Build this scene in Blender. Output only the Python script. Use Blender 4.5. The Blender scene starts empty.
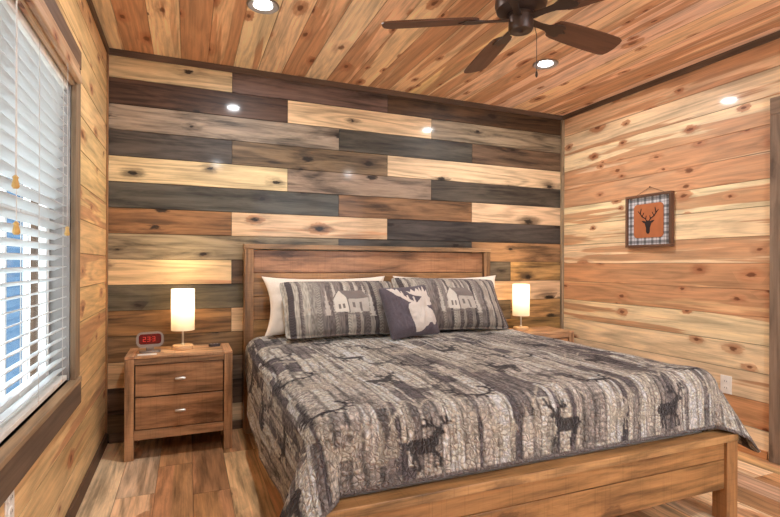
import bpy, bmesh, math, random
import numpy as np
from mathutils import Vector, Matrix, noise
D = bpy.data; SC = bpy.context.scene; COL = SC.collection
PI = math.pi
random.seed(7)

# ------------------------------------------------------------------ camera
cd = D.cameras.new('camera'); cam = D.objects.new('camera', cd); COL.objects.link(cam)
cam.location = (.485, -3.624, 1.165)
cam.rotation_euler = (Matrix.Rotation(math.radians(-22.35), 4, 'Z') @ Matrix.Rotation(PI/2, 4, 'X') @ Matrix.Rotation(math.radians(.24), 4, 'Z')).to_euler()
cd.sensor_width = 36; cd.lens = 36*492/780; cd.shift_y = (264.1-258.5)/780; cd.clip_start = .05
SC.camera = cam
# ------------------------------------------------------------------ world, daylight
SC.view_settings.view_transform = 'Standard'; SC.view_settings.look = 'None'
SC.view_settings.gamma = 1; SC.view_settings.use_curve_mapping = False
SC.view_settings.exposure = 0.42
SC.cycles.use_denoising = True
SC.cycles.max_bounces = 10; SC.cycles.diffuse_bounces = 6; SC.cycles.transparent_max_bounces = 12
SC.cycles.sample_clamp_indirect = 6
w = D.worlds.new('sky'); SC.world = w; w.use_nodes = True
bg = w.node_tree.nodes['Background']; bg.inputs[0].default_value = (.84, .92, 1.0, 1); bg.inputs[1].default_value = 4.2
DOWNLIGHT_W = 13.5       # each recessed ceiling light
TABLE_LAMP_W = 5.5

# ------------------------------------------------------------------ helpers
def lin(c):
    r = []
    for v in c[:3]:
        v = v/255.0
        r.append(v/12.92 if v <= .04045 else ((v+.055)/1.055)**2.4)
    return tuple(r)
def tag(o, label=None, cat=None, group=None, kind=None):
    if label: o['label'] = label
    if cat: o['category'] = cat
    if group: o['group'] = group
    if kind: o['kind'] = kind
    return o
def empty(name, loc=(0, 0, 0), rz=0, label=None, cat=None, group=None):
    o = D.objects.new(name, None); COL.objects.link(o); o.location = loc; o.rotation_euler = (0, 0, rz)
    o.empty_display_size = .05
    return tag(o, label, cat, group)
def link(name, me, mat, parent=None, smooth=False):
    o = D.objects.new(name, me); COL.objects.link(o)
    if mat: me.materials.append(mat)
    if parent: o.parent = parent
    if smooth:
        for p in me.polygons: p.use_smooth = True
    return o
def copy_tree(o, parent=None):
    c = o.copy(); COL.objects.link(c)
    if parent: c.parent = parent
    for ch in [x for x in D.objects if x.parent == o and x != c]: copy_tree(ch, c)
    return c

class Nodes:
    def __init__(s, m):
        s.t = m.node_tree; s.n = s.t.nodes; s.l = s.t.links
    def new(s, typ, **kw):
        n = s.n.new(typ)
        for k, v in kw.items(): setattr(n, k, v)
        return n
    def put(s, sock, v):
        if hasattr(v, 'is_output'): s.l.new(v, sock)
        else: sock.default_value = v
    def math(s, op, a, b=0.0, c=None, clamp=False):
        n = s.new('ShaderNodeMath', operation=op, use_clamp=clamp); s.put(n.inputs[0], a); s.put(n.inputs[1], b)
        if c is not None: s.put(n.inputs[2], c)
        return n.outputs[0]
    def vmul(s, v, k):
        n = s.new('ShaderNodeVectorMath', operation='MULTIPLY'); s.put(n.inputs[0], v); n.inputs[1].default_value = k; return n.outputs[0]
    def noise(s, vec, scale=1, detail=3, rough=.55, dist=0):
        n = s.new('ShaderNodeTexNoise'); s.put(n.inputs['Vector'], vec); n.inputs['Scale'].default_value = scale
        n.inputs['Detail'].default_value = detail; n.inputs['Roughness'].default_value = rough; n.inputs['Distortion'].default_value = dist
        return n.outputs[0]
    def smooth(s, x, a, b, lo=0., hi=1.):
        n = s.new('ShaderNodeMapRange', interpolation_type='SMOOTHSTEP'); s.put(n.inputs[0], x)
        n.inputs[1].default_value = a; n.inputs[2].default_value = b; n.inputs[3].default_value = lo; n.inputs[4].default_value = hi
        return n.outputs[0]
    def mix(s, f, a, b, mode='MIX'):
        n = s.new('ShaderNodeMix', data_type='RGBA', blend_type=mode)
        s.put(n.inputs[0], f); s.put(n.inputs[6], a); s.put(n.inputs[7], b); return n.outputs[2]
def mat_new(name):
    m = D.materials.new(name); m.use_nodes = True; return m, Nodes(m), m.node_tree.nodes['Principled BSDF']

def wood(name, rough=.42, coat=.0, coat_rough=.12, knot=.8, grain=.35, streak=.35, knot_col=(.055, .022, .010), heart_col=(.53, .27, .135),
         knot_scale=(2.6, 8.0), sawn=0.0, bump=.12, pale=1.0):
    m, N, P = mat_new(name)
    uv = N.new('ShaderNodeUVMap', uv_map='UVMap').outputs[0]
    at = N.new('ShaderNodeAttribute', attribute_name='tint')
    tint, heart = at.outputs['Color'], at.outputs['Alpha']
    seed = N.new('ShaderNodeAttribute', attribute_name='seed').outputs['Fac']
    sep = N.new('ShaderNodeSeparateXYZ'); N.put(sep.inputs[0], uv)
    def vec(a, b, c):
        n = N.new('ShaderNodeCombineXYZ'); N.put(n.inputs[0], N.math('MULTIPLY', sep.outputs[0], a)); N.put(n.inputs[1], N.math('MULTIPLY', sep.outputs[1], b)); N.put(n.inputs[2], N.math('MULTIPLY', seed, c)); return n.outputs[0]
    # knots: ellipses laid out by a cell pattern, some cells empty
    wob = N.noise(vec(26, 60, 7.7), 1, 3)
    cv = N.new('ShaderNodeCombineXYZ'); N.put(cv.inputs[0], N.math('MULTIPLY_ADD', seed, 3.7, N.math('MULTIPLY', sep.outputs[0], knot_scale[0]))); N.put(cv.inputs[1], N.math('MULTIPLY_ADD', seed, 1.3, N.math('MULTIPLY', sep.outputs[1], knot_scale[1])))
    kv = N.new('ShaderNodeTexVoronoi', voronoi_dimensions='2D'); kv.inputs['Scale'].default_value = 1
    N.put(kv.inputs['Vector'], cv.outputs[0])
    kc = N.new('ShaderNodeSeparateColor'); N.put(kc.inputs[0], kv.outputs['Color'])
    has = N.smooth(kc.outputs[0], .50, .52)
    kd = N.math('ADD', kv.outputs['Distance'], N.math('MULTIPLY', N.math('SUBTRACT', wob, .5), .16))
    kd = N.math('ADD', N.math('MULTIPLY', kd, N.math('MULTIPLY_ADD', kc.outputs[1], 1.1, .65)), N.math('MULTIPLY', N.math('SUBTRACT', 1.0, has), 3.0))
    ks = N.smooth(kd, .045, .105, 1, 0)
    halo = N.smooth(kd, .03, .42, 1, 0)
    # long flowing grain bent by the knots
    flow = N.noise(vec(.42, 5, 11.0), 1, 2)
    ring = N.math('SINE', N.math('ADD', N.math('MULTIPLY', flow, 70.0), N.math('MULTIPLY', halo, 4.0)))
    ring = N.math('POWER', N.math('MULTIPLY_ADD', ring, .5, .5), 1.6)
    fine = N.noise(vec(3.0, 130, 3.1), 1, 3, .7)
    blot = N.noise(vec(1.9, 13, 5.3), 1, 5, .66, .4)
    # heartwood: a redder band along the board, sharply edged against pale sapwood
    hv = N.math('MULTIPLY_ADD', N.noise(vec(.50, 8.5, 9.1), 1, 4, .5, .2), 3.0, -1.0)
    hf = N.smooth(N.math('ADD', hv, heart), .96, 1.05)
    hf = N.math('MAXIMUM', hf, N.math('MULTIPLY', N.smooth(N.math('ADD', halo, N.math('MULTIPLY', blot, .6)), .80, .95), N.smooth(heart, .02, .2)))
    hf = N.math('MULTIPLY', N.math('MULTIPLY', hf, N.smooth(heart, .01, .06)), N.smooth(blot, .25, .65, .7, 1.0))
    base = N.mix(N.math('MULTIPLY', hf, .92), tint, (*heart_col, 1))
    k = N.math('MULTIPLY', N.math('SUBTRACT', N.math('MULTIPLY', fine, .8), .4), grain*2.4)
    k = N.math('ADD', k, N.math('MULTIPLY', N.math('SUBTRACT', .40, ring), grain*.6))
    bw = N.new('ShaderNodeRGBToBW'); N.put(bw.inputs[0], tint)   # unstained pale boards take less of the blotchy figure
    k = N.math('ADD', k, N.math('MULTIPLY', N.math('MULTIPLY', N.math('SUBTRACT', N.smooth(blot, .28, .70), .5), streak*1.3), N.smooth(bw.outputs[0], .22, .42, 1, pale)))
    k = N.math('ADD', k, 1.0)
    if sawn:
        sw = N.noise(vec(150, 3, 2.2), 1, 1)
        k = N.math('MULTIPLY', k, N.smooth(sw, .55, .75, 1, 1-sawn))
    k = N.math('MAXIMUM', k, .12)
    cc = N.new('ShaderNodeCombineXYZ')
    for i in range(3): N.put(cc.inputs[i], k)
    col = N.mix(1.0, base, cc.outputs[0], 'MULTIPLY')
    col = N.mix(N.math('MULTIPLY', N.math('MULTIPLY', N.smooth(kd, .05, .34, 1, 0), N.smooth(blot, .62, .42, .15, 1)), .8*knot), col, (*[c*2.8 for c in knot_col], 1))
    col = N.mix(N.math('MULTIPLY', ks, knot), col, (*knot_col, 1))
    N.put(P.inputs['Base Color'], col)
    P.inputs['Roughness'].default_value = rough; P.inputs['Specular IOR Level'].default_value = .28
    P.inputs['Coat Weight'].default_value = coat; P.inputs['Coat Roughness'].default_value = coat_rough
    if bump:
        b = N.new('ShaderNodeBump'); b.inputs['Strength'].default_value = bump; b.inputs['Distance'].default_value = .004
        N.put(b.inputs['Height'], N.math('SUBTRACT', N.math('MULTIPLY', fine, .5), ks)); N.l.new(b.outputs[0], P.inputs['Normal'])
    return m
def plain(name, c, rough=.5, metal=0., coat=0., emit=None, strength=0., trans=0.):
    m, N, P = mat_new(name); N_ = N.new('ShaderNodeTexCoord')
    n = N.noise(N_.outputs['Object'], 18, 2); c = lin(c)
    col = N.mix(N.smooth(n, .3, .7), (*[v*.93 for v in c], 1), (*[min(1, v*1.05) for v in c], 1))
    N.put(P.inputs['Base Color'], col); P.inputs['Roughness'].default_value = rough; P.inputs['Metallic'].default_value = metal
    P.inputs['Coat Weight'].default_value = coat
    if emit: P.inputs['Emission Color'].default_value = (*emit, 1); P.inputs['Emission Strength'].default_value = strength
    return m
def fabric(name, quilt=0., weave=900, bump=.3, rough=.9):
    m, N, P = mat_new(name)
    at = N.new('ShaderNodeAttribute', attribute_name='tint').outputs['Color']
    uv = N.new('ShaderNodeUVMap', uv_map='UVMap').outputs[0]
    nz = N.noise(uv, weave, 2, .6)
    k = N.smooth(nz, .25, .75, .82, 1.14)
    h = nz
    if quilt:
        d = N.new('ShaderNodeTexNoise'); N.put(d.inputs['Vector'], uv); d.inputs['Scale'].default_value = 30
        ad = N.new('ShaderNodeVectorMath', operation='MULTIPLY_ADD'); N.put(ad.inputs[0], d.outputs['Color']); ad.inputs[1].default_value = (.035, .035, 0); N.put(ad.inputs[2], uv)
        v = N.new('ShaderNodeTexVoronoi', feature='DISTANCE_TO_EDGE'); N.put(v.inputs['Vector'], ad.outputs[0]); v.inputs['Scale'].default_value = quilt
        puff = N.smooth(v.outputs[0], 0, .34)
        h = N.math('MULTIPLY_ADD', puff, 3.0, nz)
        k = N.math('MULTIPLY', k, N.smooth(v.outputs[0], 0, .17, .62, 1.08))  # shade in the crevices between puffs, painted into the colour
    cc = N.new('ShaderNodeCombineXYZ')
    for i in range(3): N.put(cc.inputs[i], k)
    N.put(P.inputs['Base Color'], N.mix(1.0, at, cc.outputs[0], 'MULTIPLY'))
    P.inputs['Roughness'].default_value = rough; P.inputs['Specular IOR Level'].default_value = .15
    P.inputs['Sheen Weight'].default_value = .15
    b = N.new('ShaderNodeBump'); b.inputs['Strength'].default_value = bump; b.inputs['Distance'].default_value = .006 if quilt else .002
    N.put(b.inputs['Height'], h); N.l.new(b.outputs[0], P.inputs['Normal'])
    return m

M = {}
M['accent'] = wood('stained_accent_planks', pale=.35, rough=.5, coat=.16, coat_rough=.09, knot=.95, grain=.56, streak=.9, knot_col=(.014, .009, .006), knot_scale=(2.5, 5.4))
M['cedar'] = wood('knotty_cedar_planks', rough=.45, coat=.18, coat_rough=.09, knot=.85, grain=.36, streak=.34, knot_col=(.14, .045, .018), knot_scale=(3.4, 6.5))
M['ceil'] = wood('knotty_cedar_ceiling', heart_col=(.56, .29, .155), rough=.55, coat=.0, knot=.85, grain=.36, streak=.34, knot_col=(.14, .045, .018), knot_scale=(3.2, 6.5))
M['floor'] = wood('rustic_plank_floor', rough=.36, coat=.15, coat_rough=.25, knot=.5, grain=.5, streak=.62, knot_col=(.10, .045, .02), knot_scale=(1.8, 4.0))
M['trim'] = wood('weathered_dark_trim', rough=.6, knot=.4, grain=.45, streak=.3, knot_col=(.03, .018, .012), knot_scale=(1.2, 3.0))
M['furn'] = wood('brown_furniture_wood', rough=.45, coat=.1, knot=.5, grain=.5, streak=.75, knot_col=(.045, .02, .01), sawn=.16, knot_scale=(1.3, 3.2))

# ------------------------------------------------------------------ mesh builders
class MB:
    """collects boxes, lathes and prisms with grain coordinates, then links them as one mesh"""
    def __init__(s):
        s.bm = bmesh.new(); s.uv = s.bm.loops.layers.uv.new('UVMap'); s.tint = s.bm.loops.layers.float_color.new('tint'); s.sd = s.bm.faces.layers.float.new('seed')
    def paint(s, faces, axis, tint, heart, seed, off=(0, 0)):
        c = (*lin(tint), heart)
        for f in faces:
            f.normal_update(); n = [abs(v) for v in f.normal]; f[s.sd] = seed
            oth = [i for i in range(3) if i != axis]
            if n[axis] > .8: a, b = oth[0], oth[1]; ku = 6
            else:
                a = axis; b = oth[0] if n[oth[0]] < n[oth[1]] else oth[1]; ku = 1
            for l in f.loops:
                co = l.vert.co
                l[s.uv].uv = (co[a]*ku+off[0], co[b]+off[1]); l[s.tint] = c
    def box(s, x0, x1, y0, y1, z0, z1, tint=(140, 100, 70), axis=0, bev=.003, heart=0., seed=None, taper=None):
        bm = s.bm; old = set(bm.faces); x0, x1 = sorted((x0, x1)); y0, y1 = sorted((y0, y1)); z0, z1 = sorted((z0, z1))
        vs = [bm.verts.new((x, y, z)) for z in (z0, z1) for x, y in ((x0, y0), (x1, y0), (x1, y1), (x0, y1))]
        for q in ((3, 2, 1, 0), (4, 5, 6, 7), (0, 1, 5, 4), (1, 2, 6, 5), (2, 3, 7, 6), (3, 0, 4, 7)): bm.faces.new([vs[i] for i in q])
        if bev:
            fs = [f for f in bm.faces if f not in old]; es = list({e for f in fs for e in f.edges})
            bmesh.ops.bevel(bm, geom=es, offset=bev, segments=2, profile=.5, affect='EDGES')
        s.paint([f for f in bm.faces if f not in old], axis, tint, heart, random.random()*40 if seed is None else seed, (random.random()*9, 0))
        return s
    def lathe(s, prof, seg=32, c=(0, 0, 0), ax='Z', tint=(140, 100, 70), a0=0, a1=2*PI):
        bm = s.bm; old = set(bm.faces); rings = []
        for r, h in prof:
            ring = []
            for k in range(seg):
                a = 2*PI*k/seg; p = (r*math.cos(a), r*math.sin(a), h)
                if ax == 'X': p = (p[2], p[0], p[1])
                if ax == 'Y': p = (p[1], p[2], p[0])
                ring.append(bm.verts.new((p[0]+c[0], p[1]+c[1], p[2]+c[2])))
            rings.append(ring)
        for i in range(len(rings)-1):
            for k in range(seg): bm.faces.new((rings[i][k], rings[i][(k+1) % seg], rings[i+1][(k+1) % seg], rings[i+1][k]))
        for r, fl in ((rings[0], True), (rings[-1], False)):
            bm.faces.new(list(reversed(r)) if fl else r)
        s.paint([f for f in bm.faces if f not in old], 0, tint, 0, 3.); return s
    def tube(s, pts, r, seg=8, tint=(140, 100, 70)):
        bm = s.bm; old = set(bm.faces); pts = [Vector(p) for p in pts]; rings = []
        for i, p in enumerate(pts):
            t = (pts[min(i+1, len(pts)-1)]-pts[max(i-1, 0)]).normalized()
            u = t.cross(Vector((0, 0, 1)) if abs(t.z) < .9 else Vector((1, 0, 0))).normalized(); v = t.cross(u)
            rr = r[i] if isinstance(r, (list, tuple)) else r
            rings.append([bm.verts.new(p+(u*math.cos(2*PI*k/seg)+v*math.sin(2*PI*k/seg))*rr) for k in range(seg)])
        for i in range(len(rings)-1):
            for k in range(seg): bm.faces.new((rings[i][k], rings[i][(k+1) % seg], rings[i+1][(k+1) % seg], rings[i+1][k]))
        bm.faces.new(list(reversed(rings[0]))); bm.faces.new(rings[-1])
        s.paint([f for f in bm.faces if f not in old], 0, tint, 0, 3.); return s
    def prism(s, pts, h0, h1, fn=None, axis=0, tint=(140, 100, 70), bev=0.):
        """outline pts (a,b) extruded h0..h1; fn maps (a,b,h) to space"""
        bm = s.bm; old = set(bm.faces); fn = fn or (lambda a, b, h: (a, b, h))
        lo = [bm.verts.new(fn(a, b, h0)) for a, b in pts]; hi = [bm.verts.new(fn(a, b, h1)) for a, b in pts]; n = len(pts)
        f1 = bm.faces.new(list(reversed(lo))); f2 = bm.faces.new(hi)
        for i in range(n): bm.faces.new((lo[i], lo[(i+1) % n], hi[(i+1) % n], hi[i]))
        if bev:
            bmesh.ops.bevel(bm, geom=list(f1.edges)+list(f2.edges), offset=bev, segments=2, profile=.5, affect='EDGES')
        s.paint([f for f in bm.faces if f not in old], axis, tint, 0, random.random()*9); return s
    def build(s, name, mat, parent=None, smooth=False, loc=None):
        bmesh.ops.recalc_face_normals(s.bm, faces=s.bm.faces)
        me = D.meshes.new(name); s.bm.to_mesh(me); s.bm.free()
        o = link(name, me, mat, parent)
        if smooth:
            for p in me.polygons: p.use_smooth = True
            me.set_sharp_from_angle(angle=math.radians(42))
        if loc: o.location = loc
        return o

def plank_surface(name, O, U, V, N, rows, mat, holes=(), size=None, thick=.10, back=(40, 28, 20), gv=.0028, depth=.004, label=None):
    """a wall or floor of boards: rows = [(v0,v1,[(u0,u1,tint,heart),...]),...]; holes = [(u0,u1,v0,v1)]"""
    O, U, V, N = map(Vector, (O, U, V, N)); verts = []; faces = []; uvs = []; tints = []; seeds = []
    def quad(ps, uv, c, sd):
        b = len(verts); verts.extend(ps); faces.append((b, b+1, b+2, b+3)); uvs.extend(uv); tints.extend([c]*4); seeds.append(sd)
    def clip(r):
        out = [r]
        for h in holes:
            nx = []
            for (a, b, c, d) in out:
                if h[0] >= b or h[1] <= a or h[2] >= d or h[3] <= c: nx.append((a, b, c, d)); continue
                if a < h[0]: nx.append((a, h[0], c, d))
                if h[1] < b: nx.append((h[1], b, c, d))
                lo, hi = max(a, h[0]), min(b, h[1])
                if c < h[2]: nx.append((lo, hi, c, h[2]))
                if h[3] < d: nx.append((lo, hi, h[3], d))
            out = nx
        return out
    for v0, v1, segs in rows:
        for u0, u1, c, heart in segs:
            sd = random.random()*50; cc = (*lin(c), heart); oy = random.random()
            for (a, b, p, q) in clip((u0, u1, v0, v1)):
                g = min(gv, (b-a)/3, (q-p)/3)
                gu = g*.5
                lo = [O+U*x+V*y-N*depth for x, y in ((a, p), (b, p), (b, q), (a, q))]
                hi = [O+U*x+V*y for x, y in ((a+gu, p+g), (b-gu, p+g), (b-gu, q-g), (a+gu, q-g))]
                ul = [(x, y) for x, y in ((a, p), (b, p), (b, q), (a, q))]; uh = [(a+gu, p+g), (b-gu, p+g), (b-gu, q-g), (a+gu, q-g)]
                quad(hi, uh, cc, sd)
                for i in range(4):
                    j = (i+1) % 4; quad([lo[i], lo[j], hi[j], hi[i]], [ul[i], ul[j], uh[j], uh[i]], tuple(v*.55 for v in cc[:3])+(heart,), sd)
    # backing slab, cut round the holes
    for (a, b, p, q) in clip(size):
        c8 = [O+U*x+V*y-N*h for h in (thick, depth) for x, y in ((a, p), (b, p), (b, q), (a, q))]; cc = (*lin(back), 0)
        for f in ((3, 2, 1, 0), (4, 5, 6, 7), (0, 1, 5, 4), (1, 2, 6, 5), (2, 3, 7, 6), (3, 0, 4, 7)):
            quad([c8[i] for i in f], [(0, 0), (.1, 0), (.1, .1), (0, .1)], cc, 1.)
    me = D.meshes.new(name); me.from_pydata([tuple(v) for v in verts], [], faces)
    ul = me.uv_layers.new(name='UVMap'); ul.data.foreach_set('uv', np.array(uvs, 'f').ravel())
    ca = me.color_attributes.new('tint', 'FLOAT_COLOR', 'CORNER'); ca.data.foreach_set('color', np.array(tints, 'f').ravel())
    sa = me.attributes.new('seed', 'FLOAT', 'FACE'); sa.data.foreach_set('value', np.array(seeds, 'f'))
    me.update(); o = link(name, me, mat); tag(o, label, None, None, 'structure'); return o

# ------------------------------------------------------------------ room
W, H, YF = 3.707, 2.548, -4.9
R = .168
def jit(c, k=8):
    d = random.uniform(-k, k); return tuple(max(0, min(255, v+d+random.uniform(-3, 3))) for v in c)
# accent wall: boards listed row by row as they hang
TAN, PALE = (206, 178, 140), (210, 180, 140)
DK, CH, GB, BR, RB, GT = (74, 58, 44), (70, 64, 56), (134, 118, 98), (114, 90, 64), (120, 86, 58), (136, 120, 92)
J = [.77, 1.16, 1.55, 1.95, 2.34, 2.73, 3.13]
acc = [
 [(0, J[0], TAN), (J[0], J[3], (96, 78, 66)), (J[3], W, (78, 60, 42))],
 [(0, J[1], (74, 58, 46)), (J[1], J[4], TAN), (J[4], W, (128, 108, 90))],
 [(0, J[2], (142, 126, 106)), (J[2], J[5], CH), (J[5], W, (96, 76, 58))],
 [(0, J[0], CH), (J[0], J[3], (108, 86, 64)), (J[3], W, TAN)],
 [(0, J[1], TAN), (J[1], J[4], GB), (J[4], W, (74, 66, 58))],
 [(0, J[2], CH), (J[2], J[5], RB), (J[5], W, TAN)],
 [(0, J[0], RB), (J[0], J[3], (212, 182, 142), .30), (J[3], W, CH)],
 [(0, J[2], GT), (J[2], J[5], CH), (J[5], W, (132, 102, 70))],
 [(0, J[0], PALE, .1), (J[0], J[2], (92, 74, 56)), (J[2], J[6], (90, 82, 66)), (J[6], W, (168, 130, 84))],
 [(0, J[1], (84, 78, 66)), (J[1], J[3], BR), (J[3], W, PALE)],
 [(0, J[0], (132, 100, 66)), (J[0], J[3], PALE), (J[3], J[6], (104, 96, 74)), (J[6], W, (160, 124, 80))],
 [(0, J[1], (126, 96, 66)), (J[1], J[4], GB), (J[4], W, (140, 108, 70))],
 [(0, .60, PALE), (.60, J[3], (118, 96, 76)), (J[3], W, CH)],
 [(0, J[1], (88, 70, 54)), (J[1], J[4], BR), (J[4], W, TAN)],
 [(0, .60, (96, 80, 60)), (.60, J[2], PALE), (J[2], W, GB)],
]
rows = []
for i, segs in enumerate(acc):
    v1 = min(H, 2.366+R-i*R) if i else H
    v0 = max(0, 2.366-i*R)
    rows.append((v0, v1, [(s[0], s[1], jit(s[2], 4), s[3] if len(s) > 3 else 0.) for s in segs]))
plank_surface('wall_back', (0, 0, 0), (1, 0, 0), (0, 0, 1), (0, -1, 0), rows, M['accent'], size=(-.1, W+.1, 0, H), label='accent wall of mixed dark, grey and pale horizontal boards')
# right wall (u runs from the back corner towards the camera)
zr = [2.52, 2.345, 2.180, 2.013, 1.850, 1.690, 1.525, 1.345, 1.180, 1.017, .852, .682, .510, .337, .168, 0]
CR, ORG = (232, 208, 166), (222, 164, 114)
cr = [((220, 184, 144), .60), ((226, 198, 158), .38), (CR, .45), ((222, 190, 152), .68), ((226, 198, 160), .60), (CR, .38), (CR, .42), (CR, .36),
      ((218, 176, 130), .80), ((214, 170, 126), .85), (CR, .42), (CR, .12), (CR, .10), ((232, 180, 118), .48), (CR, .15), ((222, 160, 100), .6)]
zz = [H]+zr[1:]; rows = []
for i in range(len(zz)-1):
    c, h = cr[i]; rows.append((zz[i+1], zz[i], [(0, 4.9, jit(c, 4), h)]))
plank_surface('wall_right', (W, 0, 0), (0, -1, 0), (0, 0, 1), (-1, 0, 0), rows, M['cedar'], size=(0, 4.9, 0, H), label='pale knotty cedar board wall with the deer picture')
# left wall with the window opening
WY0, WY1, WZ0, WZ1 = -1.03, -2.62, .64, 2.06   # opening
rows = []; z = .367+R*13
zs = [H]+[.371+R*k for k in range(12, -1, -1)]+[.206, .04, 0]
for i in range(len(zs)-1):
    if zs[i]-zs[i+1] < .01: continue
    rows.append((zs[i+1], zs[i], [(-4.9, -2.2 + random.uniform(-.4, .4), jit((224, 176, 112), 6), .2), (-1.9, 0, (0, 0, 0), 0)][:1]))
rows = [(r[0], r[1], [(-4.9, 0, jit((224, 186, 132), 7), random.choice([.0, .15, .25, .3]))]) for r in rows]
plank_surface('wall_left', (0, 0, 0), (0, 1, 0), (0, 0, 1), (1, 0, 0), rows, M['cedar'], holes=[(WY1, WY0, WZ0, WZ1)], size=(-4.9, 0, 0, H), label='honey coloured board wall around the window')
# ceiling boards run towards the camera
rows = []; x = -.065; i = 0
cc = [((238, 208, 170), .22), ((232, 190, 152), .72), ((242, 214, 176), .04), ((232, 188, 150), .80), ((234, 190, 152), .74), ((242, 214, 176), .34),
      ((240, 210, 170), .14), ((232, 188, 150), .74), ((244, 216, 178), .05), ((236, 198, 158), .55), ((240, 208, 166), .38), ((234, 194, 154), .60), ((240, 206, 164), .40)]
while x < W:
    c, h = cc[i] if i < len(cc) else ((random.randint(236, 244), random.randint(200, 214), random.randint(160, 176)), random.choice([.25, .35, .45, .5, .58]))
    rows.append((max(0, x), min(W, x+R), [(0, 4.9, jit(c, 3), h)])); x += R; i += 1
plank_surface('ceiling', (0, 0, H), (0, -1, 0), (1, 0, 0), (0, 0, -1), rows, M['ceil'], size=(-.1, 5.0, -.1, W+.1), thick=.1, label='tongue and groove cedar board ceiling')
# floor boards
rows = []; x = -.02; pal = [(222, 184, 136), (188, 144, 100), (230, 198, 154), (208, 164, 118), (164, 124, 88), (234, 204, 164), (202, 172, 140)]
fw = .178
while x < W:
    y = random.uniform(-.5, .1)-.0; segs = []; u = -random.uniform(0, .9)
    while u < 4.9:
        u2 = u+random.choice([.9, 1.22, 1.22]); segs.append((max(0, u), min(4.9, u2), jit(random.choice(pal), 6), random.choice([0, .1, .3, .4]))); u = u2
    rows.append((max(0, x), min(W, x+fw), segs)); x += fw
plank_surface('floor', (0, 0, 0), (0, -1, 0), (1, 0, 0), (0, 0, 1), [(a, b, s) for a, b, s in rows], M['floor'], size=(-.1, 5.0, -.1, W+.1), gv=.0018, depth=.002, label='rustic brown plank floor')
# wall behind the camera, with a wide unseen opening added to let fill daylight in
rows = [(R*k, min(H, R*(k+1)), [(0, W, jit((226, 178, 120), 6), .3)]) for k in range(16) if R*k < H]
plank_surface('wall_front', (0, YF, 0), (1, 0, 0), (0, 0, 1), (0, 1, 0), rows, M['cedar'], holes=[(1.55, 3.45, .05, 2.40)], size=(-.1, W+.1, 0, H), label='board wall behind the camera')
fb = MB()
for a in ((1.50, 1.55, .0, 2.40), (3.45, 3.50, .0, 2.40)): fb.box(a[0], a[1], YF, YF+.03, a[2], a[3], (110, 92, 78), 2)
fb.box(1.50, 3.50, YF, YF+.03, 2.40, 2.46, (110, 92, 78), 0); fb.box(2.46, 2.54, YF-.05, YF-.01, .05, 2.40, (110, 92, 78), 2)
tag(fb.build('added_fill_opening', M['trim']), 'frame of the added fill daylight opening behind the camera', kind='structure')
# trims
TR = (104, 84, 70)
def trim(name, b, tint=TR, axis=0):
    m = MB(); m.box(*b, tint, axis, .002); return tag(m.build(name, M['trim']), kind='structure')
trim('trim_1', (.0, W, -.014, -.0005, H-.042, H-.0005), (98, 78, 64))
trim('trim_2', (W-.014, W-.0005, -4.88, -.014, H-.042, H-.0005), (98, 80, 66), 1)
trim('trim_3', (.0005, .014, -4.88, -.014, H-.042, H-.0005), (98, 78, 62), 1)
trim('trim_4', (.0005, .011, -.024, -.0005, .0, H-.042), (150, 112, 76), 2)
trim('trim_5', (W-.026, W-.0005, -.026, -.0005, .0, H-.042), (150, 130, 104), 2)
trim('baseboard_left', (.0005, .014, -4.88, -.022, 0.0005, .075), (92, 70, 54), 1)
trim('baseboard_back', (.022, W-.026, -.014, -.0005, 0.0005, .06), (104, 84, 66), 0)
trim('baseboard_right', (W-.012, W-.0005, -1.76, -.026, 0.0005, .05), (196, 140, 92), 1)

# door casing and door on the right wall
GC = (132, 112, 94)
dr = empty('door_1', (W, -1.775, 0)); tag(dr, 'weathered grey brown casing and door at the right edge', kind='structure')
m = MB(); m.box(-.022, -.0005, -.105, 0, 0.0005, 2.06, GC, 2, .003); m.box(-.022, -.0005, -1.02, -.90, 0.0005, 2.06, GC, 2, .003); m.box(-.024, -.0005, -1.02, 0, 2.061, 2.16, GC, 1, .003); m.build('casing', M['trim'], dr)
m = MB(); m.box(-.012, -.0005, -.895, -.110, .01, 2.055, (176, 128, 84), 2, .004)
for za, zb in ((.25, 1.0), (1.15, 1.95)): m.box(-.020, -.008, -.78, -.22, za, zb, (186, 138, 92), 2, .006)
dl = m.build('door_leaf', M['furn'], dr)
m = MB(); m.lathe([(.026, 0), (.026, -.006), (.012, -.010), (.012, -.035), (.024, -.042), (.027, -.055), (.018, -.066)], 24, (-.012, -.83, .98), 'X'); m.build('knob', plain('dark_bronze', (60, 50, 44), .35, .8), dl, True)

# ------------------------------------------------------------------ window on the left wall
win = empty('window_1', (0, WY0, WZ0)); tag(win, 'window in the left board wall with rough brown casing', kind='structure')
def wloc(o): o.location = (0, -WY0, -WZ0); return o
CS = (134, 112, 88)
m = MB(); m.box(.0005, .022, WY0-.02, WY0+.075, WZ0, WZ1+.0, CS, 2); m.box(.0005, .022, WY1-.09, WY1, WZ0, WZ1, CS, 2); m.box(.0005, .024, WY1-.09, WY0+.075, WZ1+.001, WZ1+.085, (104, 80, 62), 1)
wloc(m.build('casing', M['trim'], win))
m = MB(); m.box(-.115, .034, WY1-.11, WY0+.06, WZ0-.022, WZ0, (160, 134, 104), 1); wloc(m.build('sill', M['trim'], win))
m = MB(); m.box(.0005, .026, WY1-.09, WY0+.09, WZ0-.13, WZ0-.0225, (104, 86, 70), 1); wloc(m.build('apron', M['trim'], win))
m = MB(); GJ = (168, 164, 160)
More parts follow.
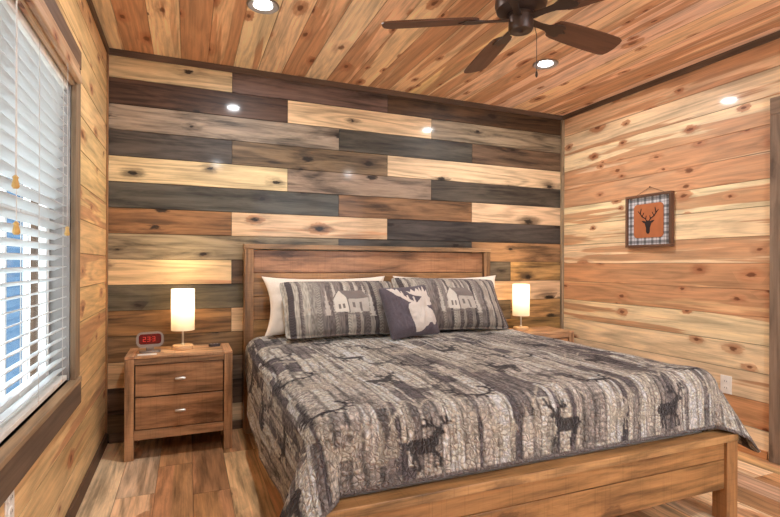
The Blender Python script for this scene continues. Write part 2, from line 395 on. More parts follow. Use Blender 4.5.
m.box(-.115, -.002, WY0-.0195, WY0-.0005, WZ0, WZ1, GJ, 2, 0); m.box(-.115, -.002, WY1+.001, WY1+.02, WZ0, WZ1, GJ, 2, 0); m.box(-.115, -.002, WY1, WY0, WZ1-.02, WZ1-.001, GJ, 1, 0)
wloc(m.build('jamb', plain('grey_vinyl', (150, 146, 142), .5), win))
m = MB(); ya, yb = WY1+.02, WY0-.02; ym = (ya+yb)/2
for a, b in ((ya, ya+.05), (yb-.05, yb), (ym-.03, ym+.03)): m.box(-.108, -.078, a, b, WZ0, WZ1-.02, axis=2)
for a, b in ((WZ0+.001, WZ0+.06), (WZ1-.07, WZ1-.02)): m.box(-.106, -.080, ya, yb, a, b, axis=1)
m.box(-.104, -.082, ya, yb, 1.33, 1.37, axis=1)
for k in (1, 2):
    for (a, b) in ((ya, ym), (ym, yb)): m.box(-.098, -.090, a+(b-a)*k/3-.008, a+(b-a)*k/3+.008, WZ0+.05, WZ1-.06, axis=2)
wloc(m.build('sash', plain('white_vinyl', (225, 226, 226), .4), win))
gm = D.materials.new('window_glass'); gm.use_nodes = True; nt = gm.node_tree; nt.nodes.clear()
o_ = nt.nodes.new('ShaderNodeOutputMaterial'); mx = nt.nodes.new('ShaderNodeMixShader'); tr = nt.nodes.new('ShaderNodeBsdfTransparent'); gl = nt.nodes.new('ShaderNodeBsdfGlossy'); fr = nt.nodes.new('ShaderNodeValue'); fr.outputs[0].default_value = .07
gl.inputs['Roughness'].default_value = .02; tr.inputs[0].default_value = (.94, .97, .97, 1); nt.links.new(fr.outputs[0], mx.inputs[0]); nt.links.new(tr.outputs[0], mx.inputs[1]); nt.links.new(gl.outputs[0], mx.inputs[2]); nt.links.new(mx.outputs[0], o_.inputs[0])
m = MB(); m.box(-.097, -.093, ya+.01, yb-.01, WZ0+.02, WZ1-.03, bev=0); wloc(m.build('glass', gm, win))

# blinds
slm, N, P = mat_new('white_faux_wood_slats')
P.inputs['Base Color'].default_value = (.62, .61, .59, 1); P.inputs['Roughness'].default_value = .35
P.inputs['Coat Weight'].default_value = .2
tc = N.new('ShaderNodeTexCoord'); nz = N.noise(N.vmul(tc.outputs['Object'], (60, 2, 60)), 1, 2)
N.put(P.inputs['Base Color'], N.mix(nz, (.62, .60, .57, 1), (.74, .73, .70, 1)))
tl = N.new('ShaderNodeBsdfTranslucent'); tl.inputs[0].default_value = (.80, .82, .84, 1); ms = N.new('ShaderNodeMixShader'); ms.inputs[0].default_value = .34
N.l.new(P.outputs[0], ms.inputs[1]); N.l.new(tl.outputs[0], ms.inputs[2]); N.l.new(ms.outputs[0], slm.node_tree.nodes['Material Output'].inputs[0])
BX, BY0, BY1 = -.034, WY0-.035, WY1+.03
bl = empty('window_blinds', (BX, (BY0+BY1)/2, WZ0), 0, 'white horizontal slat blinds hanging in the window on the left wall', 'blinds')
def bloc(o): o.location = (-BX, -(BY0+BY1)/2, -WZ0); return o
m = MB(); z = WZ0+.055; nsl = 0; TILT = math.radians(20)
while z < 1.935:
    hw = .025; n = 5; top = []; bm = m.bm
    ca_, sa_ = math.cos(TILT), math.sin(TILT)
    prof = []
    for k in range(n):
        t = -hw+2*hw*k/(n-1); arc = .0022*(1-(t/hw)**2); prof.append((t, arc+.0013))
    prof += [(t, a-.0026) for t, a in reversed(prof)]
    pp = [(BX+t*ca_-a*sa_, z+t*sa_+a*ca_) for t, a in prof]
    m.prism(pp, BY1, BY0, lambda a, b, h: (a, h, b), 1, (230, 228, 222)); z += .0445; nsl += 1
bloc(m.build('slats', slm, bl))
m = MB(); m.box(BX-.028, BX+.026, BY1, BY0, 1.93, 2.012, bev=.003); bloc(m.build('headrail', plain('blind_white', (225, 222, 214), .4), bl))
m = MB(); m.box(BX-.026, BX+.026, BY1, BY0, WZ0+.008, WZ0+.028, bev=.003); bloc(m.build('bottom_rail', D.materials['blind_white'], bl))
m = MB(); m.box(-.004, .014, BY1-.02, BY0+.045, 1.958, 2.055, (204, 178, 146), 1, .004); m.box(.0145, .040, WY1-.04, WY0+.0, 1.972, 2.010, (198, 164, 130), 1, .006); m.box(.0145, .030, WY1-.04, WY0+.0, 2.0105, 2.058, (186, 150, 116), 1, .004)
v = bloc(m.build('valance', M['cedar'], bl)); tag(v, 'light wood valance board')
m = MB()
cm = plain('cord_grey', (206, 196, 186), .8)
for yc in (BY0-.09, -1.52, -1.98, BY1+.1):
    for xo in (-.027, .027): m.tube([(BX+xo, yc, WZ0+.02), (BX+xo, yc, 1.96)], .0011, 6)
bloc(m.build('ladder_cords', cm, bl))
m = MB()
cords = [(-1.935, 1.40), (-1.927, 1.27), (-1.29, 1.30)]
m.bm.free()
for y, z in cords:
    m = MB(); m.tube([(.034, y, z), (.034, y, 1.97)], .0011, 6); pc = bloc(m.build('pull_cord', cm, bl)); m = MB(); m.lathe([(.003, .012), (.008, .006), (.006, 0), (.009, -.012), (.010, -.02), (.006, -.026)], 16, (.034, y, z)); m.build('tassel', plain('tassel_wood', (200, 160, 90), .5), pc, True)

# outside: ground, posts and a neighbouring cabin
m = MB(); m.box(-14, -.4, -8, 14, -.62, -.6, bev=0); tag(m.build('yard_ground', plain('pale_bounce_yard', (226, 224, 218), .9)), kind='structure')  # ground colour raised to bounce more daylight into the room
m = MB(); m.box(-1.12, -.98, 2.0, 2.1, -.59, 3.2, (120, 140, 160), 2); tag(m.build('porch_post', plain('blue_grey_paint', (52, 84, 112), .6)), 'blue grey porch post seen between the blind slats', 'post')
m = MB(); m.box(-.90, -.74, 2.0, 2.1, -.59, 3.2, (74, 52, 34), 2); tag(m.build('log_post', M['trim']), 'rough brown log post outside the window beside the blue grey post', 'post')
cb = empty('cabin', (-5.5, 6, -.59), 0, 'pale grey neighbouring cabin seen dimly through the window blinds', 'building')
m = MB()
for k in range(16): m.box(-1.5, 1.5, -3, 3, k*.19, k*.19+.185, (190, 190, 188), 0, .004)
m.build('wall', plain('cabin_siding', (84, 92, 98), .8), cb)
m = MB(); m.prism([(-1.8, 3.04), (1.8, 3.04), (0, 4.3)], -3.3, 3.3, lambda a, b, h: (a, h, b)); m.build('roof', plain('cabin_roof', (90, 92, 96), .8), cb)
for yy in (-1.6, 1.2):
    m = MB(); m.box(1.5, 1.53, yy-.5, yy+.5, 1.0, 2.2); f_ = m.build('window', plain('cabin_window_frame', (230, 230, 230), .5), cb)
    m = MB(); m.box(1.531, 1.54, yy-.42, yy+.42, 1.08, 2.12); m.build('pane', plain('cabin_pane', (60, 80, 100), .1), f_)

# ------------------------------------------------------------------ painted cloth helpers (numpy)
def vnoise(x, y, seed=0):
    xi = np.floor(x).astype(np.int64); yi = np.floor(y).astype(np.int64); fx = x-xi; fy = y-yi
    fx = fx*fx*(3-2*fx); fy = fy*fy*(3-2*fy)
    def h(a, b):
        n = (a*374761393+b*668265263+seed*974634777) & 0xffffffff; n = ((n ^ (n >> 13))*1274126177) & 0xffffffff
        return ((n ^ (n >> 16)) & 0xffff)/65535.
    return (h(xi, yi)*(1-fx)+h(xi+1, yi)*fx)*(1-fy)+(h(xi, yi+1)*(1-fx)+h(xi+1, yi+1)*fx)*fy
def inpoly(x, y, poly):
    r = np.zeros(x.shape, bool); n = len(poly)
    for i in range(n):
        x0, y0 = poly[i]; x1, y1 = poly[(i+1) % n]
        if y0 == y1: continue
        c = ((y0 > y) != (y1 > y)) & (x < (x1-x0)*(y-y0)/(y1-y0)+x0); r ^= c
    return r
def instroke(x, y, pts, wd):
    d = np.full(x.shape, 1e9)
    for (x0, y0), (x1, y1) in zip(pts[:-1], pts[1:]):
        dx, dy = x1-x0, y1-y0; t = np.clip(((x-x0)*dx+(y-y0)*dy)/(dx*dx+dy*dy+1e-12), 0, 1)
        d = np.minimum(d, np.hypot(x-x0-t*dx, y-y0-t*dy))
    return d < wd
L = lambda *c: np.array(lin(c))
# silhouettes in unit boxes (x 0..1, y 0..1 up)
STAG = dict(poly=[[(.06, .50), (.12, .56), (.45, .56), (.56, .60), (.62, .69), (.68, .74), (.76, .72), (.86, .67), (.88, .64), (.84, .62), (.77, .62), (.74, .56), (.72, .44), (.66, .36),
      (.66, .20), (.68, .0), (.64, .0), (.61, .20), (.60, .31), (.50, .28), (.30, .29), (.26, .26), (.22, .18), (.26, .0), (.21, .0), (.16, .18), (.14, .30), (.10, .38), (.04, .42)]],
      st=[([(.72, .70), (.62, .78), (.52, .80), (.46, .90)], .03), ([(.58, .79), (.60, .90)], .026), ([(.52, .80), (.42, .80)], .026), ([(.74, .71), (.80, .80), (.90, .84), (.94, .96)], .03), ([(.84, .82), (.82, .93)], .026), ([(.90, .84), (.99, .84)], .026), ([(.20, .30), (.30, .16), (.32, 0)], .032), ([(.62, .34), (.74, .22), (.76, .04)], .03)])
MOOSE = dict(poly=[[(.36, .50), (.40, .58), (.50, .62), (.60, .60), (.70, .58), (.78, .54), (.84, .47), (.92, .40), (.97, .31), (.96, .20), (.90, .13), (.84, .12), (.80, .17), (.76, .17), (.72, .12), (.66, .10), (.60, .04), (.54, .01), (.44, .00), (.42, .14), (.40, .30)],
      [(.50, .60), (.40, .64), (.30, .72), (.20, .80), (.12, .90), (.06, .99), (.13, .97), (.17, .99), (.22, .91), (.26, .97), (.29, .85), (.36, .77), (.46, .69), (.55, .62)],
      [(.60, .60), (.66, .66), (.72, .70), (.60, .74), (.50, .80), (.44, .88), (.52, .84), (.56, .92), (.62, .84), (.67, .93), (.71, .84), (.76, .97), (.80, .84), (.86, 1.0), (.88, .84), (.95, .90), (.93, .74), (.99, .70), (.94, .62), (.98, .56), (.88, .52), (.78, .53), (.68, .56)]],
      st=[([(.34, .74), (.33, .86)], .02), ([(.45, .66), (.43, .76)], .018), ([(.56, .62), (.55, .72)], .018), ([(.72, .54), (.78, .62)], .02)])
BUCKHEAD = dict(poly=[[(.5, .0), (.44, .03), (.42, .10), (.42, .22), (.38, .33), (.36, .40), (.30, .43), (.22, .50), (.32, .50), (.40, .47), (.44, .50), (.56, .50), (.60, .47), (.68, .50), (.78, .50), (.70, .43), (.64, .40), (.62, .33), (.58, .22), (.58, .10), (.56, .03)]],
      st=[([(.45, .48), (.38, .58), (.24, .66), (.16, .78), (.20, .96)], .026), ([(.24, .66), (.32, .80)], .02), ([(.17, .76), (.06, .88)], .018), ([(.40, .56), (.42, .68)], .02),
          ([(.55, .48), (.62, .58), (.76, .66), (.84, .78), (.80, .96)], .026), ([(.76, .66), (.68, .80)], .02), ([(.83, .76), (.94, .88)], .018), ([(.60, .56), (.58, .68)], .02)])
def stamp(col, x, y, sh, cx, cy, w_, h_, c, flip=False, a=1.0):
    s = (np.abs(x-cx) < w_*.7) & (np.abs(y-cy-h_*.5) < h_*.7)
    if not s.any(): return
    u = (x[s]-cx)/w_+.5; v = (y[s]-cy)/h_
    if flip: u = 1-u
    k = np.zeros(u.shape, bool)
    for p in sh['poly']: k |= inpoly(u, v, p)
    for p, wd in sh['st']: k |= instroke(u, v, p, wd)
    idx = np.where(s)[0][k]; col[idx] = col[idx]*(1-a)+c*a
def woodland(x, y, seed, tone=1.0):
    """column print: birch trunks, pine texture and plain strips, broken in blocks along y"""
    rs = np.random.RandomState(seed); b = [x.min()-.05]
    while b[-1] < x.max()+.1: b.append(b[-1]+rs.choice([.014, .02, .03, .045, .06]))
    b = np.array(b); xw = x+.006*np.sin(y*9+x*4)
    ci = np.clip(np.searchsorted(b, xw)-1, 0, len(b)-2); n = len(b)
    pal = np.array([L(220, 214, 200), L(196, 188, 176), L(168, 161, 151), L(144, 137, 131), L(122, 115, 112), L(98, 91, 93), L(176, 168, 160), L(200, 192, 180)])
    off = rs.uniform(0, 1, n); bl = rs.uniform(.22, .6, n)
    bi = np.floor((y/bl[ci]+off[ci])).astype(int)
    pick = ((ci*7919+bi*104729+ci*bi*31) % 997)/997.
    col = pal[(pick*len(pal)).astype(int) % len(pal)].copy()
    typ = (ci*13+5) % 4
    fx = (xw-b[ci])/(b[ci+1]-b[ci])
    s1 = vnoise(x*260, y*26, seed+3)          # streaks along y
    s2 = vnoise(x*90, y*90, seed+5)           # blobs
    s3 = vnoise(x*30+.3*np.sin(y*40), y*160, seed+6)   # ticks across
    t = np.where(typ == 0, s1, np.where(typ == 1, s2, np.where(typ == 2, s3, s1*.5+s2*.5)))
    mod = .50+.95*t
    mod *= np.where((fx < .12) | (fx > .88), .50, 1.)
    mod *= np.where(vnoise(x*70+3, y*6, seed+9) > .74, .62, 1.)*np.where(vnoise(x*80+9, y*7, seed+10) > .78, 1.35, 1.)
    tk = (typ == 2) & (s3 > .72) & (vnoise(x*40, y*30, 9) > .45)
    mod = np.where(tk, mod*.5, mod)
    col *= mod[:, None]
    return np.clip(((col/.30)**1.12)*.30*1.52*tone, 0, .85)
def painted(name, nx, ny, posfn, colfn, w_, h_, mat, parent=None, closed=False, smooth=True):
    """grid sheet over [-w/2,w/2] x [0,h]; posfn(x,y) -> Nx3; colfn(x,y) -> Nx3 linear"""
    xs = np.linspace(-w_/2, w_/2, nx); ys = np.linspace(0, h_, ny); X, Y = np.meshgrid(xs, ys); X = X.ravel(); Y = Y.ravel()
    return sheet(name, nx, ny, X, Y, posfn(X, Y), colfn(X, Y), mat, parent, smooth)
def sheet(name, nx, ny, X, Y, pos, col, mat, parent=None, smooth=True, extra=None):
    i = np.arange((ny-1)*(nx-1)); r, c = i//(nx-1), i % (nx-1); a = r*nx+c
    F = np.stack([a, a+1, a+nx+1, a+nx], 1)
    me = D.meshes.new(name); me.from_pydata(pos.tolist(), [], F.tolist())
    uv = me.uv_layers.new(name='UVMap'); f = F.ravel(); uv.data.foreach_set('uv', np.stack([X[f], Y[f]], 1).astype('f').ravel())
    ca = me.color_attributes.new('tint', 'FLOAT_COLOR', 'POINT'); ca.data.foreach_set('color', np.concatenate([np.clip(col, 0, 1), np.ones((len(col), 1))], 1).astype('f').ravel())
    me.update(); return link(name, me, mat, parent, smooth)

# ------------------------------------------------------------------ bed frame
BC = 1.835; FB = (150, 112, 72)
bed = empty('bed_frame', (BC, -1.1, 0), 0, 'rustic brown wooden bed frame with plank headboard and low footboard', 'bed')
def L2(m, name, mat=None, parent=None, lab=None):
    o = m.build(name, mat or M['furn'], parent or bed)
    if (parent or bed) == bed: o.location = (-BC, 1.1, 0)
    if lab: o['label'] = lab
    return o
hb = empty('headboard', (0, 0, 0)); hb.parent = bed; hb.location = (-BC, 1.1, 0)
m = MB(); z0 = 1.262
m.box(.902, 2.768, -.095, -.055, .30, z0, (90, 56, 36), 0, 0)
for k in range(6):
    m.box(.905, 2.765, -.112, -.094, z0-.163*(k+1)+.002, z0-.163*k-.002, jit((150, 112, 74), 6), 0, .004)
m.build('plank_panel', M['furn'], hb)
m = MB(); m.box(.84, 2.83, -.145, -.045, 1.2665, 1.300, (142, 110, 78), 0, .003); m.build('top_cap', M['furn'], hb)
for x0 in (.845, 2.765):
    m = MB(); m.box(x0, x0+.06, -.140, -.05, 0.001, 1.266, (138, 104, 72), 2, .003); m.build('post', M['furn'], hb)
fbd = empty('footboard', (0, 0, 0)); fbd.parent = bed; fbd.location = (-BC, 1.1, 0)
m = MB(); m.box(.925, 2.745, -2.135, -2.105, .285, .362, (144, 104, 64), 0, .003); m.box(.925, 2.745, -2.135, -2.105, .150, .282, (144, 104, 64), 0, .003); m.build('plank_panel', M['furn'], fbd)
m = MB(); m.box(.85, 2.82, -2.15, -2.075, .364, .398, (158, 120, 78), 0, .003); m.build('top_rail', M['furn'], fbd)
for x0 in (.852, 2.745):
    m = MB(); m.box(x0, x0+.073, -2.148, -2.078, 0.001, .3635, (134, 96, 60), 2, .003); m.build('leg', M['furn'], fbd)
for x0 in (.862, 2.783):
    m = MB(); m.box(x0, x0+.025, -2.076, -.142, .15, .36, FB, 1, .003); L2(m, 'side_rail')
m = MB(); m.box(.90, 2.77, -2.06, -.15, .17, .20, (180, 140, 96), 0, .003); L2(m, 'slat_base')
# mattress
def rounded_box(name, x0, x1, y0, y1, z0, z1, r, mat, seg=5):
    bm = bmesh.new(); bmesh.ops.create_cube(bm, size=1)
    for v_ in bm.verts: v_.co = Vector(((x1-x0)*v_.co.x+(x0+x1)/2, (y1-y0)*v_.co.y+(y0+y1)/2, (z1-z0)*v_.co.z+(z0+z1)/2))
    bmesh.ops.bevel(bm, geom=list(bm.edges), offset=r, segments=seg, profile=.5, affect='EDGES')
    me = D.meshes.new(name); bm.to_mesh(me); bm.free(); return link(name, me, mat, None, True)
white = plain('white_cotton', (236, 228, 218), .9)
o = rounded_box('box_spring', .915, 2.755, -2.03, -.16, .202, .40, .02, white); tag(o, 'white box spring inside the bed frame under the mattress', 'box spring')
o = rounded_box('mattress', .905, 2.765, -2.03, -.155, .402, .640, .06, white); tag(o, 'thick white mattress under the patterned quilt', 'mattress')

# ------------------------------------------------------------------ quilt
HX, RR = .985, .085; YT, YB = -.215, -2.088; ZT = .664
def fold(d, r):   # arc length past the flat -> (outward, down)
    a = np.clip(d/r, 0, PI/2); return np.where(d < r*PI/2, r*np.sin(a), r), np.where(d < r*PI/2, r*(1-np.cos(a)), r+(d-r*PI/2))
flatx = HX-RR; flaty = (YT-YB)-RR
dropL, dropR, dropF = .48, .38, .296
x0, x1 = -flatx-dropL, flatx+dropR; y1 = flaty+dropF
nx, ny = 430, 350
xs = np.linspace(x0, x1, nx); ys = np.linspace(0, y1, ny); X, Y = np.meshgrid(xs, ys); X = X.ravel(); Y = Y.ravel()
for sgx, dx_ in ((-1, dropL), (1, dropR)):
    cr_ = .16; ax_ = (x1 if sgx > 0 else -x0)-cr_; ay_ = y1-cr_
    qx = sgx*X-ax_; qy = Y-ay_; k_ = (qx > 0) & (qy > 0)
    m_ = np.maximum(qx, qy); hh_ = np.hypot(qx, qy)+1e-9; f_ = np.where(k_, m_/hh_, 1)
    X = np.where(k_, sgx*(ax_+qx*f_), X); Y = np.where(k_, ay_+qy*f_, Y)
# shorter side drop near the head
kd = np.clip(1-(1-np.clip(Y/.62, 0, 1))**2, 0, 1); XL = np.where(X < -flatx, -flatx+(X+flatx)*(.60+.40*kd), X)
ox = np.maximum(np.abs(XL)-flatx, 0); oy = np.maximum(Y-flaty, 0); rho = np.hypot(ox, oy)
corner = (ox > 0) & (oy > 0); ph = np.arctan2(oy, ox)
out, dn = fold(rho, RR)
hang = np.clip(dn-RR, 0, None)
s2 = np.where(corner, np.sin(2*ph)**.65, 0)
cornerflare = np.where(corner, s2*hang*.62, 0)
tx = Y*1.0; 
wav = np.where(ox > 0, (vnoise(Y*5+3, ox*0+1, 4)-.5)*2, (vnoise(X*4+8, oy*0+2, 8)-.5)*2)
sidefl = np.where(oy > 0, hang*.02, hang*.06)+wav*.020*np.clip(hang/.2, 0, 1)*np.where(oy > 0, .25, 1)
out = out+cornerflare+np.where(corner, s2*.0, 0)+sidefl
sg = np.sign(X)
ux = np.where(rho > 0, ox/np.maximum(rho, 1e-9), 0); uy = np.where(rho > 0, oy/np.maximum(rho, 1e-9), 0)
px = np.where(ox > 0, sg*(flatx+out*ux), XL); py = Y+0
py = np.where(oy > 0, flaty+out*uy, Y)
pz = -dn
# gentle lumps and creases
lump = (vnoise(X*5+1, Y*5, 11)-.5)*.012+(vnoise(X*14, Y*9, 12)-.5)*.007+(vnoise(X*45, Y*45, 13)-.5)*.003
crown = .014*np.cos(np.clip(X/flatx, -1, 1)*PI/2)*np.cos(np.clip((Y/flaty-.45)*1.6, -1, 1)*PI/2)
pz = pz+np.where(rho < .12, lump+crown, lump*.2)
px = px+np.where((ox > .1), sg*(lump*.8+.004), 0); py = py+np.where(oy > .1, lump*.35+.001, 0)
POS = np.stack([BC+px, YT-py, ZT+pz], 1)
POS[:, 2] = np.maximum(POS[:, 2], .03)
col = woodland(X, Y, 21)
DKQ, CRM = L(52, 46, 50), L(220, 210, 192)
# pine and cabin blocks, antlers, then stags
def tree(col, x, y, cx, cy, h, w_, c, a=.8):
    s = (np.abs(x-cx) < w_) & (y > cy-h*.02) & (y < cy+h)
    v = (y[s]-cy)/h; u = np.abs(x[s]-cx)/w_; lim = (1-v)*(.55+.45*np.abs(((v*6) % 1)))
    k = u < lim*.9; idx = np.where(s)[0][k]; col[idx] = col[idx]*(1-a)+c*a
Yd = y1-Y    # distance up from the foot hem
for i in range(-3, 4):
    for j in range(0, 5):
        cx = .02+i*.595; cy = .045+j*.50
        fl = (i+j) % 2 == 0
        if j > 0: fl = not fl
        stamp(col, X, Yd, STAG, cx, cy-.008, .185, .19, L(46, 41, 45), fl, .93)
        stamp(col, X, Yd, STAG, cx+.30, cy+.02, .17, .16, CRM, not fl, .7); stamp(col, X, Yd, STAG, cx+.12, cy+.30, .19, .16, L(70, 62, 66), fl, .8)
        for k, (dx, dy, hh) in enumerate(((.12, .26, .17), (.19, .24, .13), (-.13, .05, .19), (-.20, .28, .15), (.42, .03, .16))):
            tree(col, X, Yd, cx+dx, cy+dy, hh, .035+.008*(k % 2), CRM if k % 2 == 0 else L(96, 86, 84), .55)
        # shed antlers: dark curved beam with tines
        ax, ay = cx+.26, cy+.30; th = np.linspace(-3.9, .75, 12)
        pts = [(ax+.078*math.cos(t), ay+.060*math.sin(t)) for t in th]
        s = (np.abs(X-ax) < .16) & (np.abs(Yd-ay) < .15); idx = np.where(s)[0]; xx, yy = X[idx], Yd[idx]
        k_ = instroke(xx, yy, pts, .0075)
        for q in range(1, 11):
            p = pts[q]; k_ |= instroke(xx, yy, [p, (p[0]+(p[0]-ax)*.38, p[1]+(p[1]-ay)*.38+.008)], .0055)
        col[idx[k_]] = DKQ
        # pale ridge lines
        px_, py_ = cx-.02, cy+.21
        s = (np.abs(X-px_) < .18) & (np.abs(Yd-py_) < .14); idx = np.where(s)[0]
        k_ = instroke(X[idx], Yd[idx], [(px_-.12, py_-.05), (px_-.03, py_+.05), (px_+.01, py_-.0), (px_+.06, py_+.05), (px_+.15, py_-.04)], .004)
        col[idx[k_]] = CRM
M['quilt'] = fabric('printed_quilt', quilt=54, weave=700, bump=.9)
# binding colour along hem
edge = (X < x0+.012) | (X > x1-.012) | (Y > y1-.012); col[edge] = L(134, 124, 120)
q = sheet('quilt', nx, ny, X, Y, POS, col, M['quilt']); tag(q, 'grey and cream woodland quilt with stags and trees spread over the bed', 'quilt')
sm = q.modifiers.new('thickness', 'SOLIDIFY'); sm.thickness = .007; sm.offset = -1

# ------------------------------------------------------------------ pillows
M['cloth'] = fabric('printed_pillow_cloth', weave=900, bump=.25)
def pillow(name, w_, h_, T, loc, rot, colfn, label, cat, nx=160, ny=90, flange=0., pinch=.05, group=None, seed=1, parts=None, sag=.0):
    """pillow standing on its long edge; local x across, z up, front towards -y"""
    root = None
    xs = np.linspace(-1, 1, nx); ys = np.linspace(-1, 1, ny); A, B = np.meshgrid(xs, ys); A = A.ravel(); B = B.ravel()
    fa = np.clip(np.abs(A)*(1+flange/w_*2), 0, 1); fbb = np.clip(np.abs(B)*(1+flange/h_*2), 0, 1)
    th = (np.clip(1-fa**3.0, 0, 1)*np.clip(1-fbb**2.6, 0, 1))**.55
    pin = 1-pinch*(1-np.abs(B)**2)*np.abs(A)**6; pin2 = 1-pinch*1.3*(1-np.abs(A)**2)*np.abs(B)**6
    Xp = A*w_/2*pin; Zp = h_/2+B*h_/2*pin2
    rnd = (np.abs(A)**8*np.abs(B)**8)*(0 if pinch > .08 else 1); Xp *= 1-.04*rnd; Zp = h_/2+(Zp-h_/2)*(1-.05*rnd)
    Zp = Zp-sag*np.abs(A)**2*(B > 0)*B
    wr = (vnoise(A*5+seed*7, B*3+seed, seed)-.5)*.02+(vnoise(A*13+seed, B*9, seed+2)-.5)*.007
    yf = -(T/2*th+wr*th+.002); yb = T/2*th+.002
    cols = colfn((A+1)/2*w_, (B+1)/2*h_, w_, h_)
    pos = np.concatenate([np.stack([Xp, yf, Zp], 1), np.stack([Xp, yb, Zp], 1)]); n = nx*ny
    i = np.arange((ny-1)*(nx-1)); r, c = i//(nx-1), i % (nx-1); a = r*nx+c
    F = np.stack([a, a+1, a+nx+1, a+nx], 1); Bk = np.stack([a+nx, a+nx+1, a+1, a], 1)+n
    bd = list(range(nx))+[k*nx+nx-1 for k in range(1, ny)]+[ (ny-1)*nx+k for k in range(nx-2, -1, -1)]+[k*nx for k in range(ny-2, 0, -1)]
    S = [(bd[k], n+bd[k], n+bd[(k+1) % len(bd)], bd[(k+1) % len(bd)]) for k in range(len(bd))]
    me = D.meshes.new(name); me.from_pydata(pos.tolist(), [], F.tolist()+Bk.tolist()+S)
    allf = np.array([v for p in me.polygons for v in p.vertices]); UX = np.concatenate([(A+1)/2*w_]*2); UY = np.concatenate([(B+1)/2*h_]*2)
    uv = me.uv_layers.new(name='UVMap'); uv.data.foreach_set('uv', np.stack([UX[allf], UY[allf]], 1).astype('f').ravel())
    cc_ = np.concatenate([cols, cols]); ca = me.color_attributes.new('tint', 'FLOAT_COLOR', 'POINT'); ca.data.foreach_set('color', np.concatenate([np.clip(cc_, 0, 1), np.ones((2*n, 1))], 1).astype('f').ravel())
    me.update(); o = link(name, me, M['cloth'], None, True); o.location = loc; o.rotation_euler = [math.radians(v) for v in rot]
    return tag(o, label, cat, group)
def c_white(x, y, w_, h_): return np.tile(L(236, 226, 212), (len(x), 1))
def c_sham(x, y, w_, h_):
    rs = np.random.RandomState(5); b = [-.01]; cols = []
    pal = [L(160, 152, 142), L(122, 112, 108), L(178, 168, 156), L(104, 96, 94), L(142, 132, 126), L(90, 82, 82), L(190, 182, 168)]
    while b[-1] < w_+.05: b.append(b[-1]+rs.choice([.012, .02, .03, .042])); cols.append(pal[rs.randint(len(pal))])
    b = np.array(b); ci = np.clip(np.searchsorted(b, x+.004*np.sin(y*14))-1, 0, len(cols)-1); col = np.array(cols)[ci]
    t = np.where(ci % 3 == 0, vnoise(x*150, y*60, 3), np.where(ci % 3 == 1, (np.abs(((y*55+np.abs(x*40 % 1-.5)*1.2) % 1)-.5)*2), vnoise(x*300, y*30, 4)))
    col = col*(.50+.66*t)[:, None]*.88
    c = L(198, 190, 178); cx, cy = w_*.52, h_*.33
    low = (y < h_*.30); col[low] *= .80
    for dx, hh, yy in ((-.14, .21, .0), (-.08, .25, .03), (.0, .20, .07), (.075, .27, .05), (.125, .20, .05), (.16, .19, -.01)): tree(col, x, y, cx+dx, cy+yy-.02, hh, .028, c, .62)
    gb = L(112, 104, 100)
    front = [(-.09, .0), (.0, -.01), (.0, .10), (-.045, .165), (-.09, .10)]; side = [(.0, -.01), (.14, .0), (.14, .10), (.0, .10)]; roof = [(-.045, .165), (.0, .10), (.15, .10), (.11, .165)]
    for p, cl in ((side, L(172, 164, 154)), (roof, L(120, 110, 105)), (front, c)):
        k = inpoly(x-cx, y-cy, p); col[k] = cl
    for p in ([(-.066, .02), (-.052, .02), (-.052, .055), (-.066, .055)], [(-.038, .02), (-.024, .02), (-.024, .055), (-.038, .055)], [(.03, .03), (.05, .03), (.05, .07), (.03, .07)], [(.08, .0), (.095, .0), (.095, .07), (.08, .07)]):
        k = inpoly(x-cx, y-cy, p); col[k] = gb
    for p in ([(-.10, .09), (-.045, .172), (.01, .09)], [(-.10, -.02), (.15, -.02)], [(.0, -.01), (.0, .10), (.145, .10)]):
        k = instroke(x-cx, y-cy, p, .0035); col[k] = gb
    return col
def c_moose(x, y, w_, h_):
    col = np.tile(L(88, 80, 86), (len(x), 1))*(.85+.3*vnoise(x*200, y*200, 3))[:, None]
    stamp(col, x, y, MOOSE, w_*.52, .02, w_*.93, h_*.90, L(200, 190, 180)); return col
pillow('sleeping_pillow', .90, .415, .15, (1.40, -.335, .684), (-19, 0, 0), c_white, 'white sleeping pillow leaning on the left half of the headboard', 'pillow', 90, 60, pinch=.11, seed=3, sag=.0)
pillow('sleeping_pillow', .92, .415, .15, (2.375, -.335, .684), (-19, 0, 0), c_white, 'white sleeping pillow leaning on the right half of the headboard', 'pillow', 90, 60, pinch=.11, seed=4, sag=.0)
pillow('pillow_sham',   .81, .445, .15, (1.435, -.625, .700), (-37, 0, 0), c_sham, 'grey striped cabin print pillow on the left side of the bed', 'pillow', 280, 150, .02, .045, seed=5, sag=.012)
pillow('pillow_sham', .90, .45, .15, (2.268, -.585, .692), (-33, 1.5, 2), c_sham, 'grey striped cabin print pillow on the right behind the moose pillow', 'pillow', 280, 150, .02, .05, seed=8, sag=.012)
pillow('moose_pillow', .37, .37, .13, (1.855, -.755, .690), (-27, -3, 6), c_moose, 'small dark square throw pillow with a pale moose head', 'pillow', 150, 150, 0, .07, seed=9)

